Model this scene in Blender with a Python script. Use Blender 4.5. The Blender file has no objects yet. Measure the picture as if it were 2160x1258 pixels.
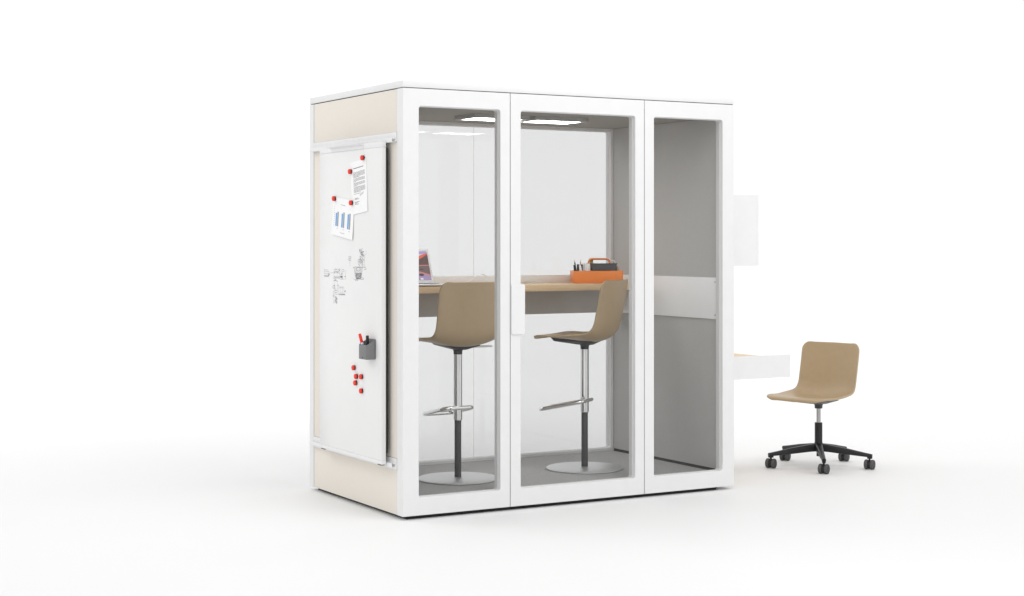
import bpy, bmesh, math, random
from mathutils import Vector, Matrix, noise
random.seed(7)
R = math.radians
sc = bpy.context.scene
COL = sc.collection

# ------------------------------------------------------------------ materials
def new_mat(name):
    m = bpy.data.materials.new(name)
    m.use_nodes = True
    nt = m.node_tree
    return m, nt, nt.nodes['Principled BSDF']

def setp(b, **kw):
    for k, v in kw.items():
        k = k.replace('_', ' ')
        if k in b.inputs:
            b.inputs[k].default_value = v

def c4(c):
    return (c[0], c[1], c[2], 1.0)

def coords(nt, scale=(1, 1, 1)):
    tc = nt.nodes.new('ShaderNodeTexCoord')
    mp = nt.nodes.new('ShaderNodeMapping')
    mp.inputs['Scale'].default_value = scale
    nt.links.new(tc.outputs['Object'], mp.inputs['Vector'])
    return mp.outputs['Vector']

def paint(name, col, rough=0.45, amount=0.03, scale=9.0, bump=0.0, bscale=400.0, spec=0.4, metal=0.0, stretch=(1, 1, 1), coat=0.0):
    """base colour with a faint cloudy variation and an optional fine grain"""
    m, nt, b = new_mat(name)
    v = coords(nt, stretch)
    n = nt.nodes.new('ShaderNodeTexNoise')
    n.inputs['Scale'].default_value = scale
    n.inputs['Detail'].default_value = 5
    nt.links.new(v, n.inputs['Vector'])
    cr = nt.nodes.new('ShaderNodeValToRGB')
    cr.color_ramp.elements[0].position = 0.3
    cr.color_ramp.elements[1].position = 0.7
    cr.color_ramp.elements[0].color = c4([x * (1 - amount) for x in col])
    cr.color_ramp.elements[1].color = c4([min(1, x * (1 + amount)) for x in col])
    nt.links.new(n.outputs['Fac'], cr.inputs['Fac'])
    nt.links.new(cr.outputs['Color'], b.inputs['Base Color'])
    setp(b, Roughness=rough, Metallic=metal, Specular_IOR_Level=spec, Coat_Weight=coat)
    if bump:
        n2 = nt.nodes.new('ShaderNodeTexNoise')
        n2.inputs['Scale'].default_value = bscale
        n2.inputs['Detail'].default_value = 3
        nt.links.new(v, n2.inputs['Vector'])
        bp = nt.nodes.new('ShaderNodeBump')
        bp.inputs['Strength'].default_value = bump
        bp.inputs['Distance'].default_value = 0.002
        nt.links.new(n2.outputs['Fac'], bp.inputs['Height'])
        nt.links.new(bp.outputs['Normal'], b.inputs['Normal'])
    return m

def fabric(name, lo, hi, scale, bump=0.5):
    m, nt, b = new_mat(name)
    v = coords(nt)
    n = nt.nodes.new('ShaderNodeTexNoise')
    n.inputs['Scale'].default_value = scale
    n.inputs['Detail'].default_value = 4
    n.inputs['Roughness'].default_value = 0.75
    nt.links.new(v, n.inputs['Vector'])
    cr = nt.nodes.new('ShaderNodeValToRGB')
    cr.color_ramp.elements[0].position = 0.32
    cr.color_ramp.elements[1].position = 0.68
    cr.color_ramp.elements[0].color = c4(lo)
    cr.color_ramp.elements[1].color = c4(hi)
    nt.links.new(n.outputs['Fac'], cr.inputs['Fac'])
    nt.links.new(cr.outputs['Color'], b.inputs['Base Color'])
    bp = nt.nodes.new('ShaderNodeBump')
    bp.inputs['Strength'].default_value = bump
    bp.inputs['Distance'].default_value = 0.003
    nt.links.new(n.outputs['Fac'], bp.inputs['Height'])
    nt.links.new(bp.outputs['Normal'], b.inputs['Normal'])
    setp(b, Roughness=0.95, Specular_IOR_Level=0.1)
    return m

def wood(name):
    m, nt, b = new_mat(name)
    v = coords(nt, (1.3, 26, 26))
    n = nt.nodes.new('ShaderNodeTexNoise')
    n.inputs['Scale'].default_value = 2.2
    n.inputs['Detail'].default_value = 8
    n.inputs['Roughness'].default_value = 0.62
    n.inputs['Distortion'].default_value = 0.5
    nt.links.new(v, n.inputs['Vector'])
    cr = nt.nodes.new('ShaderNodeValToRGB')
    e = cr.color_ramp.elements
    e[0].position = 0.3; e[0].color = (0.64, 0.46, 0.28, 1)
    e[1].position = 0.72; e[1].color = (0.81, 0.63, 0.43, 1)
    k = e.new(0.5); k.color = (0.735, 0.55, 0.355, 1)
    nt.links.new(n.outputs['Fac'], cr.inputs['Fac'])
    nt.links.new(cr.outputs['Color'], b.inputs['Base Color'])
    setp(b, Roughness=0.42, Specular_IOR_Level=0.35)
    return m

def glass(name, tint, gloss=1.0):
    m = bpy.data.materials.new(name)
    m.use_nodes = True
    nt = m.node_tree
    nt.nodes.clear()
    out = nt.nodes.new('ShaderNodeOutputMaterial')
    tr = nt.nodes.new('ShaderNodeBsdfTransparent')
    tr.inputs['Color'].default_value = c4(tint)
    gl = nt.nodes.new('ShaderNodeBsdfGlossy')
    gl.inputs['Roughness'].default_value = 0.0
    fr = nt.nodes.new('ShaderNodeFresnel')
    fr.inputs['IOR'].default_value = 1.45
    mx = nt.nodes.new('ShaderNodeMixShader')
    # a window pane reflects the same from both sides: use the outward normal's fresnel on both
    geo = nt.nodes.new('ShaderNodeNewGeometry')
    lw = nt.nodes.new('ShaderNodeLayerWeight')
    lw.inputs['Blend'].default_value = 0.5
    pw = nt.nodes.new('ShaderNodeMath'); pw.operation = 'POWER'
    nt.links.new(lw.outputs['Facing'], pw.inputs[0]); pw.inputs[1].default_value = 5.0
    ml = nt.nodes.new('ShaderNodeMath'); ml.operation = 'MULTIPLY_ADD'
    nt.links.new(pw.outputs[0], ml.inputs[0]); ml.inputs[1].default_value = 0.9; ml.inputs[2].default_value = 0.032 * gloss
    nt.nodes.remove(fr); nt.nodes.remove(geo)
    nt.links.new(ml.outputs[0], mx.inputs[0])
    nt.links.new(tr.outputs[0], mx.inputs[1])
    nt.links.new(gl.outputs[0], mx.inputs[2])
    nt.links.new(mx.outputs[0], out.inputs[0])
    return m

def emit(name, col, s):
    m, nt, b = new_mat(name)
    setp(b, Base_Color=c4((0.02, 0.02, 0.02)), Emission_Color=c4(col), Emission_Strength=s, Roughness=0.4)
    return m

M = {}
M['white'] = paint('white_lacquer', (0.76, 0.76, 0.76), 0.5, 0.012, 14, 0.06, 900)
M['white_metal'] = paint('white_powder_coat', (0.78, 0.78, 0.785), 0.4, 0.012, 20)
M['white_lit'] = paint('lit_white_powder_coat', (0.88, 0.88, 0.88), 0.35, 0.01, 20)  # lighter copy of the white powder coat; desk brightness put into the colour
M['lampframe'] = paint('grey_lamp_frame', (0.38, 0.372, 0.352), 0.5, 0.02, 20)
M['enamel'] = paint('white_enamel', (0.80, 0.80, 0.795), 0.28, 0.01, 5)
M['beige'] = fabric('beige_wool', (0.735, 0.69, 0.625), (0.80, 0.755, 0.69), 330, 0.25)
M['felt'] = fabric('grey_felt', (0.48, 0.478, 0.47), (0.57, 0.567, 0.558), 260, 0.4)
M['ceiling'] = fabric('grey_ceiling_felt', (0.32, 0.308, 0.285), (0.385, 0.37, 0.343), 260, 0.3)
M['carpet'] = fabric('grey_carpet', (0.25, 0.25, 0.25), (0.64, 0.64, 0.645), 170, 0.8)
M['skirting'] = paint('dark_skirting', (0.08, 0.08, 0.08), 0.6)
M['black'] = paint('black_plinth', (0.012, 0.012, 0.012), 0.7, 0.1)
M['seal'] = paint('black_rubber_seal', (0.02, 0.02, 0.02), 0.7, 0.1)
M['modesty'] = paint('grey_board', (0.57, 0.565, 0.56), 0.6, 0.03, 12)
M['wood'] = wood('light_oak')
M['glass'] = glass('clear_coated_glass', (0.964, 0.965, 0.964), 0.3)
M['rearglass'] = glass('lightly_tinted_glass', (0.883, 0.885, 0.885), 1.0)
M['joint'] = glass('clear_joint_strip', (0.95, 0.945, 0.93))
M['shell'] = paint('tan_plastic', (0.42, 0.313, 0.192), 0.40, 0.025, 30, 0.12, 1200, 0.5)
M['dark'] = paint('dark_grey_plastic', (0.052, 0.052, 0.055), 0.5, 0.05, 20, 0.1, 900)
M['chrome'] = paint('polished_chrome', (0.80, 0.80, 0.80), 0.07, 0.01, 5, metal=1.0)
M['satin'] = paint('satin_steel', (0.62, 0.62, 0.62), 0.38, 0.03, 30, metal=1.0, stretch=(1, 1, 8))
M['disc'] = paint('brushed_grey_steel', (0.66, 0.67, 0.675), 0.42, 0.02, 30, metal=0.75)
M['post'] = paint('dark_grey_steel', (0.092, 0.092, 0.093), 0.45, 0.05, 20, metal=0.2)
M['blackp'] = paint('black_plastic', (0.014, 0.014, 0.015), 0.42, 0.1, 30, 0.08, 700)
M['tread'] = paint('grey_rubber_tread', (0.085, 0.085, 0.087), 0.6, 0.06, 30)
M['hub'] = paint('dark_hub_plastic', (0.028, 0.028, 0.030), 0.5, 0.05, 30)
M['liftgrey'] = paint('grey_lift_steel', (0.42, 0.42, 0.42), 0.28, 0.03, 30, metal=1.0)
M['orange'] = paint('orange_plastic', (0.93, 0.31, 0.085), 0.4, 0.02, 20, spec=0.4, coat=0.1)
M['slate'] = paint('slate_grey_plastic', (0.085, 0.09, 0.096), 0.5, 0.04, 20)
M['paper'] = paint('white_paper', (0.89, 0.89, 0.89), 0.7, 0.01, 30)
M['cream'] = paint('cream_paper', (0.62, 0.50, 0.33), 0.7, 0.08, 60)
M['olive'] = paint('olive_card', (0.52, 0.43, 0.15), 0.7, 0.12, 60)
M['ink'] = paint('black_ink', (0.015, 0.015, 0.018), 0.6, 0.1)
M['inkgrey'] = paint('grey_marker_ink', (0.10, 0.10, 0.105), 0.6, 0.2, 60)
M['blue'] = paint('blue_print', (0.07, 0.36, 0.82), 0.6, 0.03)
M['greybar'] = paint('grey_print', (0.33, 0.31, 0.30), 0.6, 0.03)
M['red'] = paint('red_plastic', (0.80, 0.03, 0.008), 0.4, 0.03, 60)
M['cup'] = paint('grey_holder_plastic', (0.185, 0.185, 0.188), 0.5, 0.03, 30, 0.06, 600)
M['alu'] = paint('silver_aluminium', (0.78, 0.78, 0.79), 0.32, 0.02, 30, metal=0.85)
M['bezel'] = paint('pale_bezel', (0.88, 0.88, 0.89), 0.35, 0.01, 20)
M['keys'] = paint('black_keys', (0.02, 0.02, 0.022), 0.5, 0.1)
M['cable'] = paint('white_cable', (0.86, 0.86, 0.86), 0.4, 0.01)
M['pink'] = paint('pink_rubber', (0.60, 0.33, 0.30), 0.6, 0.04)
M['lamp'] = emit('lamp_diffuser', (1.0, 0.99, 0.975), 12)
M['floor'] = paint('white_studio_floor', (0.80, 0.80, 0.80), 0.6, 0.004, 0.8, spec=0.3)

# ------------------------------------------------------------------ mesh helpers
def bm_new():
    return bmesh.new()

def add_box(bm, x0, x1, y0, y1, z0, z1, bev=0.0, seg=2, mi=0, mat=None):
    t = bmesh.new()
    vs = [t.verts.new((x, y, z)) for x in (x0, x1) for y in (y0, y1) for z in (z0, z1)]
    for f in ((0, 1, 3, 2), (4, 6, 7, 5), (0, 4, 5, 1), (2, 3, 7, 6), (0, 2, 6, 4), (1, 5, 7, 3)):
        t.faces.new([vs[i] for i in f])
    bmesh.ops.recalc_face_normals(t, faces=t.faces)
    if bev > 0:
        bmesh.ops.bevel(t, geom=list(t.edges), offset=bev, segments=seg, profile=0.5, affect='EDGES')
    if mat is not None:
        bmesh.ops.transform(t, matrix=mat, verts=t.verts)
    join(bm, t, mi)

def join(bm, t, mi=0):
    t.verts.index_update()
    m = {}
    for v in t.verts:
        m[v.index] = bm.verts.new(v.co)
    for f in t.faces:
        try:
            g = bm.faces.new([m[v.index] for v in f.verts])
            g.material_index = mi if mi else f.material_index
        except ValueError:
            pass
    t.free()

def add_hull(bm, pts, bev=0.0, mi=0):
    t = bmesh.new()
    for p in pts:
        t.verts.new(p)
    r = bmesh.ops.convex_hull(t, input=list(t.verts))
    junk = [e for e in r['geom_interior'] if isinstance(e, bmesh.types.BMVert)]
    if junk:
        bmesh.ops.delete(t, geom=junk, context='VERTS')
    bmesh.ops.dissolve_limit(t, angle_limit=0.02, verts=t.verts, edges=t.edges)
    bmesh.ops.recalc_face_normals(t, faces=t.faces)
    if bev:
        bmesh.ops.bevel(t, geom=list(t.edges), offset=bev, segments=2, profile=0.5, affect='EDGES')
    join(bm, t, mi)

def add_lathe(bm, prof, n=40, mat=None, mi=0):
    """prof = [(r, z)...] from bottom to top, closed with caps where r > 0"""
    t = bmesh.new()
    rings = []
    for r, z in prof:
        rings.append([t.verts.new((r * math.cos(2 * math.pi * i / n), r * math.sin(2 * math.pi * i / n), z)) for i in range(n)])
    for a, b in zip(rings, rings[1:]):
        for i in range(n):
            t.faces.new((a[i], a[(i + 1) % n], b[(i + 1) % n], b[i]))
    t.faces.new(list(reversed(rings[0])))
    t.faces.new(rings[-1])
    bmesh.ops.recalc_face_normals(t, faces=t.faces)
    if mat is not None:
        bmesh.ops.transform(t, matrix=mat, verts=t.verts)
    join(bm, t, mi)

def round_path(pts, rad, closed=False, n=6):
    """fillet a polyline"""
    P = [Vector(p) for p in pts]
    out = []
    N = len(P)
    for i in range(N):
        if not closed and i in (0, N - 1):
            out.append(P[i]); continue
        a, b, c = P[i - 1], P[i], P[(i + 1) % N]
        u = (a - b); v = (c - b)
        d = min(rad, u.length * 0.49, v.length * 0.49)
        p0 = b + u.normalized() * d
        p1 = b + v.normalized() * d
        for k in range(n + 1):
            t = k / n
            out.append((1 - t) ** 2 * p0 + 2 * t * (1 - t) * b + t * t * p1)
    return out

def add_tube(bm, pts, r, n=12, closed=False, mi=0):
    t = bmesh.new()
    P = [Vector(p) for p in pts]
    N = len(P)
    rings = []
    prev = None
    for i in range(N):
        if closed:
            d = P[(i + 1) % N] - P[i - 1]
        else:
            d = P[min(i + 1, N - 1)] - P[max(i - 1, 0)]
        d.normalize()
        if prev is None:
            up = Vector((0, 0, 1)) if abs(d.z) < 0.9 else Vector((1, 0, 0))
        else:
            up = prev
        x = d.cross(up)
        if x.length < 1e-6:
            x = d.cross(Vector((1, 0.3, 0)))
        x.normalize()
        y = x.cross(d).normalized()
        prev = y
        rr = r[i] if isinstance(r, (list, tuple)) else r
        rings.append([t.verts.new(P[i] + (x * math.cos(2 * math.pi * k / n) + y * math.sin(2 * math.pi * k / n)) * rr) for k in range(n)])
    for i in range(N if closed else N - 1):
        a, b = rings[i], rings[(i + 1) % N]
        for k in range(n):
            t.faces.new((a[k], a[(k + 1) % n], b[(k + 1) % n], b[k]))
    if not closed:
        t.faces.new(list(reversed(rings[0])))
        t.faces.new(rings[-1])
    bmesh.ops.recalc_face_normals(t, faces=t.faces)
    join(bm, t, mi)

def rrect(a0, a1, b0, b1, r, n=6):
    r = max(r, 1e-5)
    out = []
    for cx, cy, s in ((a1 - r, b1 - r, 0), (a0 + r, b1 - r, 90), (a0 + r, b0 + r, 180), (a1 - r, b0 + r, 270)):
        for k in range(n + 1):
            t = R(s + 90 * k / n)
            out.append((cx + r * math.cos(t), cy + r * math.sin(t)))
    return out

def add_loops(bm, loops, closed=True, cap=False, mi=0):
    """skin consecutive loops of equal vertex count"""
    t = bmesh.new()
    V = [[t.verts.new(p) for p in L] for L in loops]
    n = len(V[0])
    pairs = list(zip(V, V[1:])) + ([(V[-1], V[0])] if closed else [])
    for a, b in pairs:
        for i in range(n):
            try:
                t.faces.new((a[i], a[(i + 1) % n], b[(i + 1) % n], b[i]))
            except ValueError:
                pass
    if cap:
        t.faces.new(V[0]); t.faces.new(V[-1])
    bmesh.ops.recalc_face_normals(t, faces=t.faces)
    join(bm, t, mi)

def add_ribbon(bm, pts2, w, f, mi=0, lift=0.0):
    """flat pen stroke along pts2 = [(y, z)...]; f(y, z, lift) -> point"""
    t = bmesh.new()
    P = [Vector(p) for p in pts2]
    L = []
    for i in range(len(P)):
        d = P[min(i + 1, len(P) - 1)] - P[max(i - 1, 0)]
        if d.length < 1e-9:
            d = Vector((1, 0))
        d.normalize()
        nrm = Vector((-d.y, d.x)) * (w / 2)
        L.append((t.verts.new(f(P[i].x + nrm.x, P[i].y + nrm.y, lift)), t.verts.new(f(P[i].x - nrm.x, P[i].y - nrm.y, lift))))
    for a, b in zip(L, L[1:]):
        try:
            t.faces.new((a[0], b[0], b[1], a[1]))
        except ValueError:
            pass
    join(bm, t, mi)

def obj(name, bm, mats, parent=None, label=None, cat=None, group=None, kind=None, smooth=True, shift=None):
    """one mesh object; parts keep coordinates relative to their root thing, things get a base origin"""
    me = bpy.data.meshes.new(name)
    if not isinstance(mats, (list, tuple)):
        mats = [mats]
    for mm in mats:
        me.materials.append(M[mm] if isinstance(mm, str) else mm)
    o = bpy.data.objects.new(name, me)
    off = Vector((0, 0, 0))
    if parent is None and kind != 'structure':
        xs = [v.co for v in bm.verts]
        off = Vector(((min(v.x for v in xs) + max(v.x for v in xs)) / 2, (min(v.y for v in xs) + max(v.y for v in xs)) / 2, min(v.z for v in xs)))
        bmesh.ops.translate(bm, verts=bm.verts, vec=-off)
        o.location = off
    elif parent is not None and shift is not None:
        bmesh.ops.translate(bm, verts=bm.verts, vec=-Vector(shift))
    bm.to_mesh(me); bm.free()
    if smooth:
        for p in me.polygons:
            p.use_smooth = True
        me.set_sharp_from_angle(angle=R(38))
        for p in me.polygons:
            if len(p.vertices) > 4:
                p.use_smooth = False
    COL.objects.link(o)
    if parent is not None:
        o.parent = parent
    if label: o['label'] = label
    if cat: o['category'] = cat
    if group: o['group'] = group
    if kind: o['kind'] = kind
    return o

def thing(name, label, cat, loc=(0, 0, 0), rz=0.0, group=None):
    o = bpy.data.objects.new(name, None)
    o.empty_display_size = 0.1
    COL.objects.link(o)
    o.location = loc
    o.rotation_euler = (0, 0, rz)
    o['label'] = label
    o['category'] = cat
    if group: o['group'] = group
    return o

def copy_part(ch, parent):
    c = ch.copy()
    COL.objects.link(c)
    c.parent = parent
    for g in list(ch.children):
        copy_part(g, c)
    return c

def dup(root, loc, rz, label):
    r = root.copy()
    COL.objects.link(r)
    r.location = loc
    r.rotation_euler = (0, 0, rz)
    r['label'] = label
    for ch in list(root.children):
        copy_part(ch, r)
    return r

# ------------------------------------------------------------------ studio floor and backdrop sweep
SW = Matrix.Translation((1.0, 0.6, 0)) @ Matrix.Rotation(R(-29.9), 4, 'Z')      # the sweep stands square behind the pod corner
bm = bm_new()
xs = [-60 + 120 * i / 60 for i in range(61)]
ys = [-80, -40, -20, -12, -8, -5, -3, -1, 1, 3, 5, 7, 9]
G = [[bm.verts.new(SW @ Vector((x, y, 0))) for y in ys] for x in xs]
for i in range(len(xs) - 1):
    for k in range(len(ys) - 1):
        bm.faces.new((G[i][k], G[i + 1][k], G[i + 1][k + 1], G[i][k + 1]))
obj('floor', bm, 'floor', kind='structure', smooth=False)
bm = bm_new()
RB = 5.0
prof = [(9 + RB * math.sin(R(a)), RB - RB * math.cos(R(a))) for a in range(0, 91, 5)] + [(9 + RB, 8.0), (9 + RB, 22.0)]
G = [[bm.verts.new(SW @ Vector((x, y, z))) for y, z in prof] for x in xs]
for i in range(len(xs) - 1):
    for k in range(len(prof) - 1):
        bm.faces.new((G[i][k], G[i + 1][k], G[i + 1][k + 1], G[i][k + 1]))
obj('backdrop', bm, 'floor', kind='structure')

# ------------------------------------------------------------------ office pod
W, D = 2.125, 1.225
Z0, ZS, ZT = 0.0207, 2.2207, 2.2576
FD = 0.065                       # frame depth
ZO0, ZO1 = 0.113, 2.1285         # window opening bottom / top
pod = thing('office_pod', 'white box shaped office pod with large glazed front and beige left side', 'office pod')

bm = bm_new(); add_box(bm, 0.04, W - 0.10, 0.035, D - 0.035, 0.0, Z0 + 0.012)
obj('plinth', bm, 'black', pod)

bm = bm_new(); add_box(bm, 0.0, W, 0.0, D, ZS + 0.002, ZT, 0.0025)
obj('roof', bm, 'white', pod)
bm = bm_new(); add_box(bm, 0.006, W - 0.006, 0.006, D - 0.006, ZS - 0.05, ZS + 0.003)
obj('roof_gasket', bm, 'seal', pod)

def window_frame(x0, x1, ox0, ox1, y_out, y_in, r=0.014, z0=Z0, z1=ZS - 0.002):
    """frame with rounded opening and a stepped reveal; y_out is the outer face"""
    bm = bm_new()
    s = 1 if y_in > y_out else -1
    b = 0.002
    def L(a0, a1, b0, b1, rr, y):
        return [(p[0], y, p[1]) for p in rrect(a0, a1, b0, b1, rr)]
    loops = [
        L(x0, x1, z0, z1, b, y_in),
        L(x0, x1, z0, z1, b, y_out + s * b),
        L(x0 + b, x1 - b, z0 + b, z1 - b, b, y_out),
        L(ox0 - b, ox1 + b, ZO0 - b, ZO1 + b, r + b, y_out),
        L(ox0, ox1, ZO0, ZO1, r, y_out + s * b),
        L(ox0, ox1, ZO0, ZO1, r, y_in - s * b),
        L(ox0 - b, ox1 + b, ZO0 - b, ZO1 + b, r + b, y_in),
    ]
    add_loops(bm, loops)
    return bm

def flat_y(o):
    for p in o.data.polygons:
        if abs(p.normal.y) > 0.999:
            p.use_smooth = False

def pane(ox0, ox1, yc, th=0.008):
    bm = bm_new()
    y0, y1 = yc - th / 2, yc + th / 2
    lo = [(p[0], y0, p[1]) for p in rrect(ox0 - 0.001, ox1 + 0.001, ZO0 - 0.001, ZO1 + 0.001, 0.012)]
    hi = [(p[0], y1, p[1]) for p in rrect(ox0 - 0.001, ox1 + 0.001, ZO0 - 0.001, ZO1 + 0.001, 0.012)]
    add_loops(bm, [lo, hi], closed=False, cap=True)
    return bm

def bead(ox0, ox1, yc):
    """thin glazing bead around the glass"""
    bm = bm_new()
    def L(i, y, r):
        return [(p[0], y, p[1]) for p in rrect(ox0 + i, ox1 - i, ZO0 + i, ZO1 - i, r)]
    y0, y1 = yc - 0.006, yc + 0.006
    add_loops(bm, [L(-0.002, y0, 0.013), L(0.0022, y0, 0.010), L(0.0022, y1, 0.010), L(-0.002, y1, 0.013)])
    return bm

S1, S2 = 0.635, 1.498
g = 0.0017
front = [('glazed_panel', 'left fixed glazed front panel', 0.0, S1 - g, 0.0925, 0.574),
         ('door', 'glazed door with white handle plate', S1 + g, S2 - g, 0.6995, 1.436),
         ('glazed_panel', 'right fixed glazed front panel', S2 + g, W, 1.563, 2.0425)]
for nm, lb, x0, x1, o0, o1 in front:
    p = obj(nm, window_frame(x0, x1, o0, o1, 0.0, FD), 'white', pod, label=lb)
    flat_y(p)
    obj('pane', pane(o0, o1, 0.031), 'glass', p)
    obj('glazing_bead', bead(o0, o1, 0.031), 'white_metal', p)
    if nm == 'door':
        bm = bm_new()
        add_loops(bm, [[(q[0], y, q[1]) for q in rrect(0.6385 + i, 0.7215 - i, 0.936 + i, 1.2035 - i, 0.010)]
                       for y, i in ((-0.0005, 0), (-0.0065, 0), (-0.008, 0.0015))], closed=False, cap=True)
        add_box(bm, 0.645, 0.690, -0.002, 0.0005, 0.95, 1.19)
        obj('door_handle', bm, 'white', p)
# seams
bm = bm_new()
for s in (S1, S2):
    add_box(bm, s - 0.012, s + 0.012, 0.02, FD - 0.004, Z0 + 0.02, ZS - 0.06)
for s in (S1, S2):
    add_box(bm, s - g, s + g, 0.004, 0.021, Z0 + 0.003, ZS - 0.05)
obj('door_seal', bm, 'seal', pod)

# rear wall: one wide glazed panel
rp = obj('rear_glazed_panel', window_frame(0.0, W, 0.0825, 2.0425, D, 1.165), 'white', pod)
flat_y(rp)
for gx0, gx1 in ((0.0825, 1.0617), (1.0633, 2.0425)):
    bm = bm_new(); add_box(bm, gx0 - 0.001 if gx0 < 1 else gx0, gx1 + 0.001 if gx1 > 2 else gx1, 1.191, 1.199, ZO0 - 0.001, ZO1 + 0.001)
    obj('pane', bm, 'rearglass', rp)
bm = bm_new(); add_box(bm, 1.0618, 1.0632, 1.1925, 1.1975, ZO0, ZO1)
obj('glass_joint', bm, 'joint', rp)
obj('glazing_bead', bead(0.0825, 2.0425, 1.195), 'white_metal', rp)

# side walls
def side_wall(x_out, s, beige_mat):
    """s = +1 for the left wall (inside towards +x), -1 for the right"""
    w = bm_new()
    add_box(w, *sorted((x_out + s * 0.012, x_out + s * 0.052)), 0.0655, 1.1645, Z0 + 0.004, ZS - 0.052)
    core = obj('side_wall', w, 'white_metal', pod, label='beige padded left side wall with white rails' if s > 0 else 'grey lined right side wall')
    xo = x_out
    for nm, z0, z1 in (('upper_panel', 1.9965, ZS - 0.003), ('middle_panel', 0.312, 1.9445), ('lower_panel', Z0, 0.2525)):
        b = bm_new(); add_box(b, *sorted((xo + s * 0.002, xo + s * 0.0115)), 0.0685, 1.1615, z0, z1, 0.0015)
        obj(nm, b, beige_mat, core)
    b = bm_new(); add_box(b, *sorted((x_out + s * 0.0525, x_out + s * 0.065)), 0.0662, 1.1643, 0.112, 2.1465)
    obj('felt_lining', b, 'felt', core)
    b = bm_new(); add_box(b, *sorted((x_out + s * 0.0527, x_out + s * 0.060)), 0.0662, 1.1643, 0.090, 0.1115)
    obj('skirting', b, 'skirting', core)
    return core
lw_ = side_wall(0.0, 1, 'beige')
rw_ = side_wall(W, -1, 'beige')
# rails on the left wall: flat strip with a hooked lip that carries the whiteboard
for z0, z1, lip in ((1.9455, 1.9955, 1.9555), (0.2535, 0.311, 0.277)):
    b = bm_new()
    add_box(b, -0.003, 0.011, 0.0685, 1.1615, z0, z1, 0.001)
    add_box(b, -0.0225, -0.0028, 0.082, 1.172, lip - 0.012, lip - 0.009, 0.0008)
    add_box(b, -0.0235, -0.0205, 0.082, 1.172, lip - 0.0115, lip + 0.010, 0.0008)
    add_box(b, -0.0105, -0.0028, 0.0825, 1.160, lip + 0.004, lip + 0.012, 0.001)
    obj('rail', b, 'white_metal', lw_)

# carpet and ceiling
bm = bm_new(); add_box(bm, 0.0655, W - 0.0655, 0.0655, 1.1645, Z0 + 0.004, 0.095)
obj('carpet', bm, 'carpet', pod)
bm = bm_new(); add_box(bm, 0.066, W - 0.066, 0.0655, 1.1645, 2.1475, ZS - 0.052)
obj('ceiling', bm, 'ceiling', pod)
for x0, x1 in ((0.713, 1.015), (1.110, 1.412)):
    b = bm_new()
    add_loops(b, [[(q[0], q[1], z) for q in rrect(x0 - i, x1 + i, 0.517 - i, 0.705 + i, 0.006)]
                  for z, i in ((2.1478, 0.030), (2.1275, 0.030), (2.1260, 0.0285), (2.1260, 0.001), (2.1278, 0.0), (2.1478, 0.0))], closed=False)
    lf = obj('ceiling_lamp', b, 'lampframe', pod)
    b = bm_new(); add_box(b, x0 - 0.0005, x1 + 0.0005, 0.5165, 0.7055, 2.1268, 2.1476)
    obj('diffuser', b, 'lamp', lf)
b = bm_new()
add_lathe(b, [(0.004, 2.118), (0.012, 2.121), (0.017, 2.128), (0.018, 2.134), (0.024, 2.140), (0.026, 2.1478)], 24, Matrix.Translation((1.0625, 0.60, 0)))
obj('smoke_sensor', b, 'white_metal', pod)

# built-in desk
YB = 1.128
bm = bm_new(); add_box(bm, 0.0665, 2.0585, YB, YB + 0.014, 1.1755, 1.2215, 0.001)
desk = obj('desk', bm, 'white_lit', pod, label='built in standing desk with oak top and white upstand')
bm = bm_new(); add_box(bm, 0.0755, 2.0495, 0.706, YB - 0.001, 1.1375, 1.1742, 0.0012)
obj('tabletop', bm, 'wood', desk)
bm = bm_new(); add_box(bm, 0.0757, 2.0493, YB - 0.0005, YB + 0.012, 0.981, 1.1750)
obj('modesty_panel', bm, 'modesty', desk)
for x0, x1 in ((0.0657, 0.075), (2.050, 2.0593)):
    b = bm_new(); add_box(b, x0, x1, 0.0735, YB + 0.013, 0.9805, 1.2208, 0.0008)
    for yy in (0.082,):
        for zz in (1.195, 1.003):
            add_box(b, *( (x1 - 0.0005, x1 + 0.0012) if x0 < 1 else (x0 - 0.0012, x0 + 0.0005)), yy - 0.003, yy + 0.003, zz - 0.003, zz + 0.003, mi=1)
    obj('side_plate', b, ['white_lit', 'dark'], desk)
bm = bm_new()
add_box(bm, 1.075, 1.125, 1.060, 1.110, 1.1735, 1.1765, 0.001)
obj('socket_cover', bm, 'white_metal', desk)

# desk and shelf outside the right wall
bm = bm_new(); add_box(bm, W + 0.0005, 2.612, 0.1325, 1.0895, 0.700, 0.730, 0.001)
sd = obj('side_desk', bm, 'wood', pod, label='small outside desk with oak top and white end panel')
for y0 in (0.12, 1.09):
    b = bm_new()
    add_loops(b, [[(q[0], y, q[1]) for q in rrect(W + 0.0005 + i, 2.640 - i, 0.6185 + i, 0.7525 - i, 0.007)]
                  for y, i in ((y0, 0.001), (y0 + 0.001, 0), (y0 + 0.011, 0), (y0 + 0.012, 0.001))], closed=False, cap=True)
    obj('end_panel', b, 'white_metal', sd)
b = bm_new(); add_box(b, W + 0.0005, W + 0.012, 0.1325, 1.0895, 0.6185, 0.6995)
obj('back_panel', b, 'white_metal', sd)
bm = bm_new(); add_box(bm, W + 0.0005, W + 0.010, 0.1325, 1.0895, 1.2875, 1.7055)
ws = obj('wall_shelf', bm, 'white_metal', pod, label='white open shelf on the outer right wall')
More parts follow.
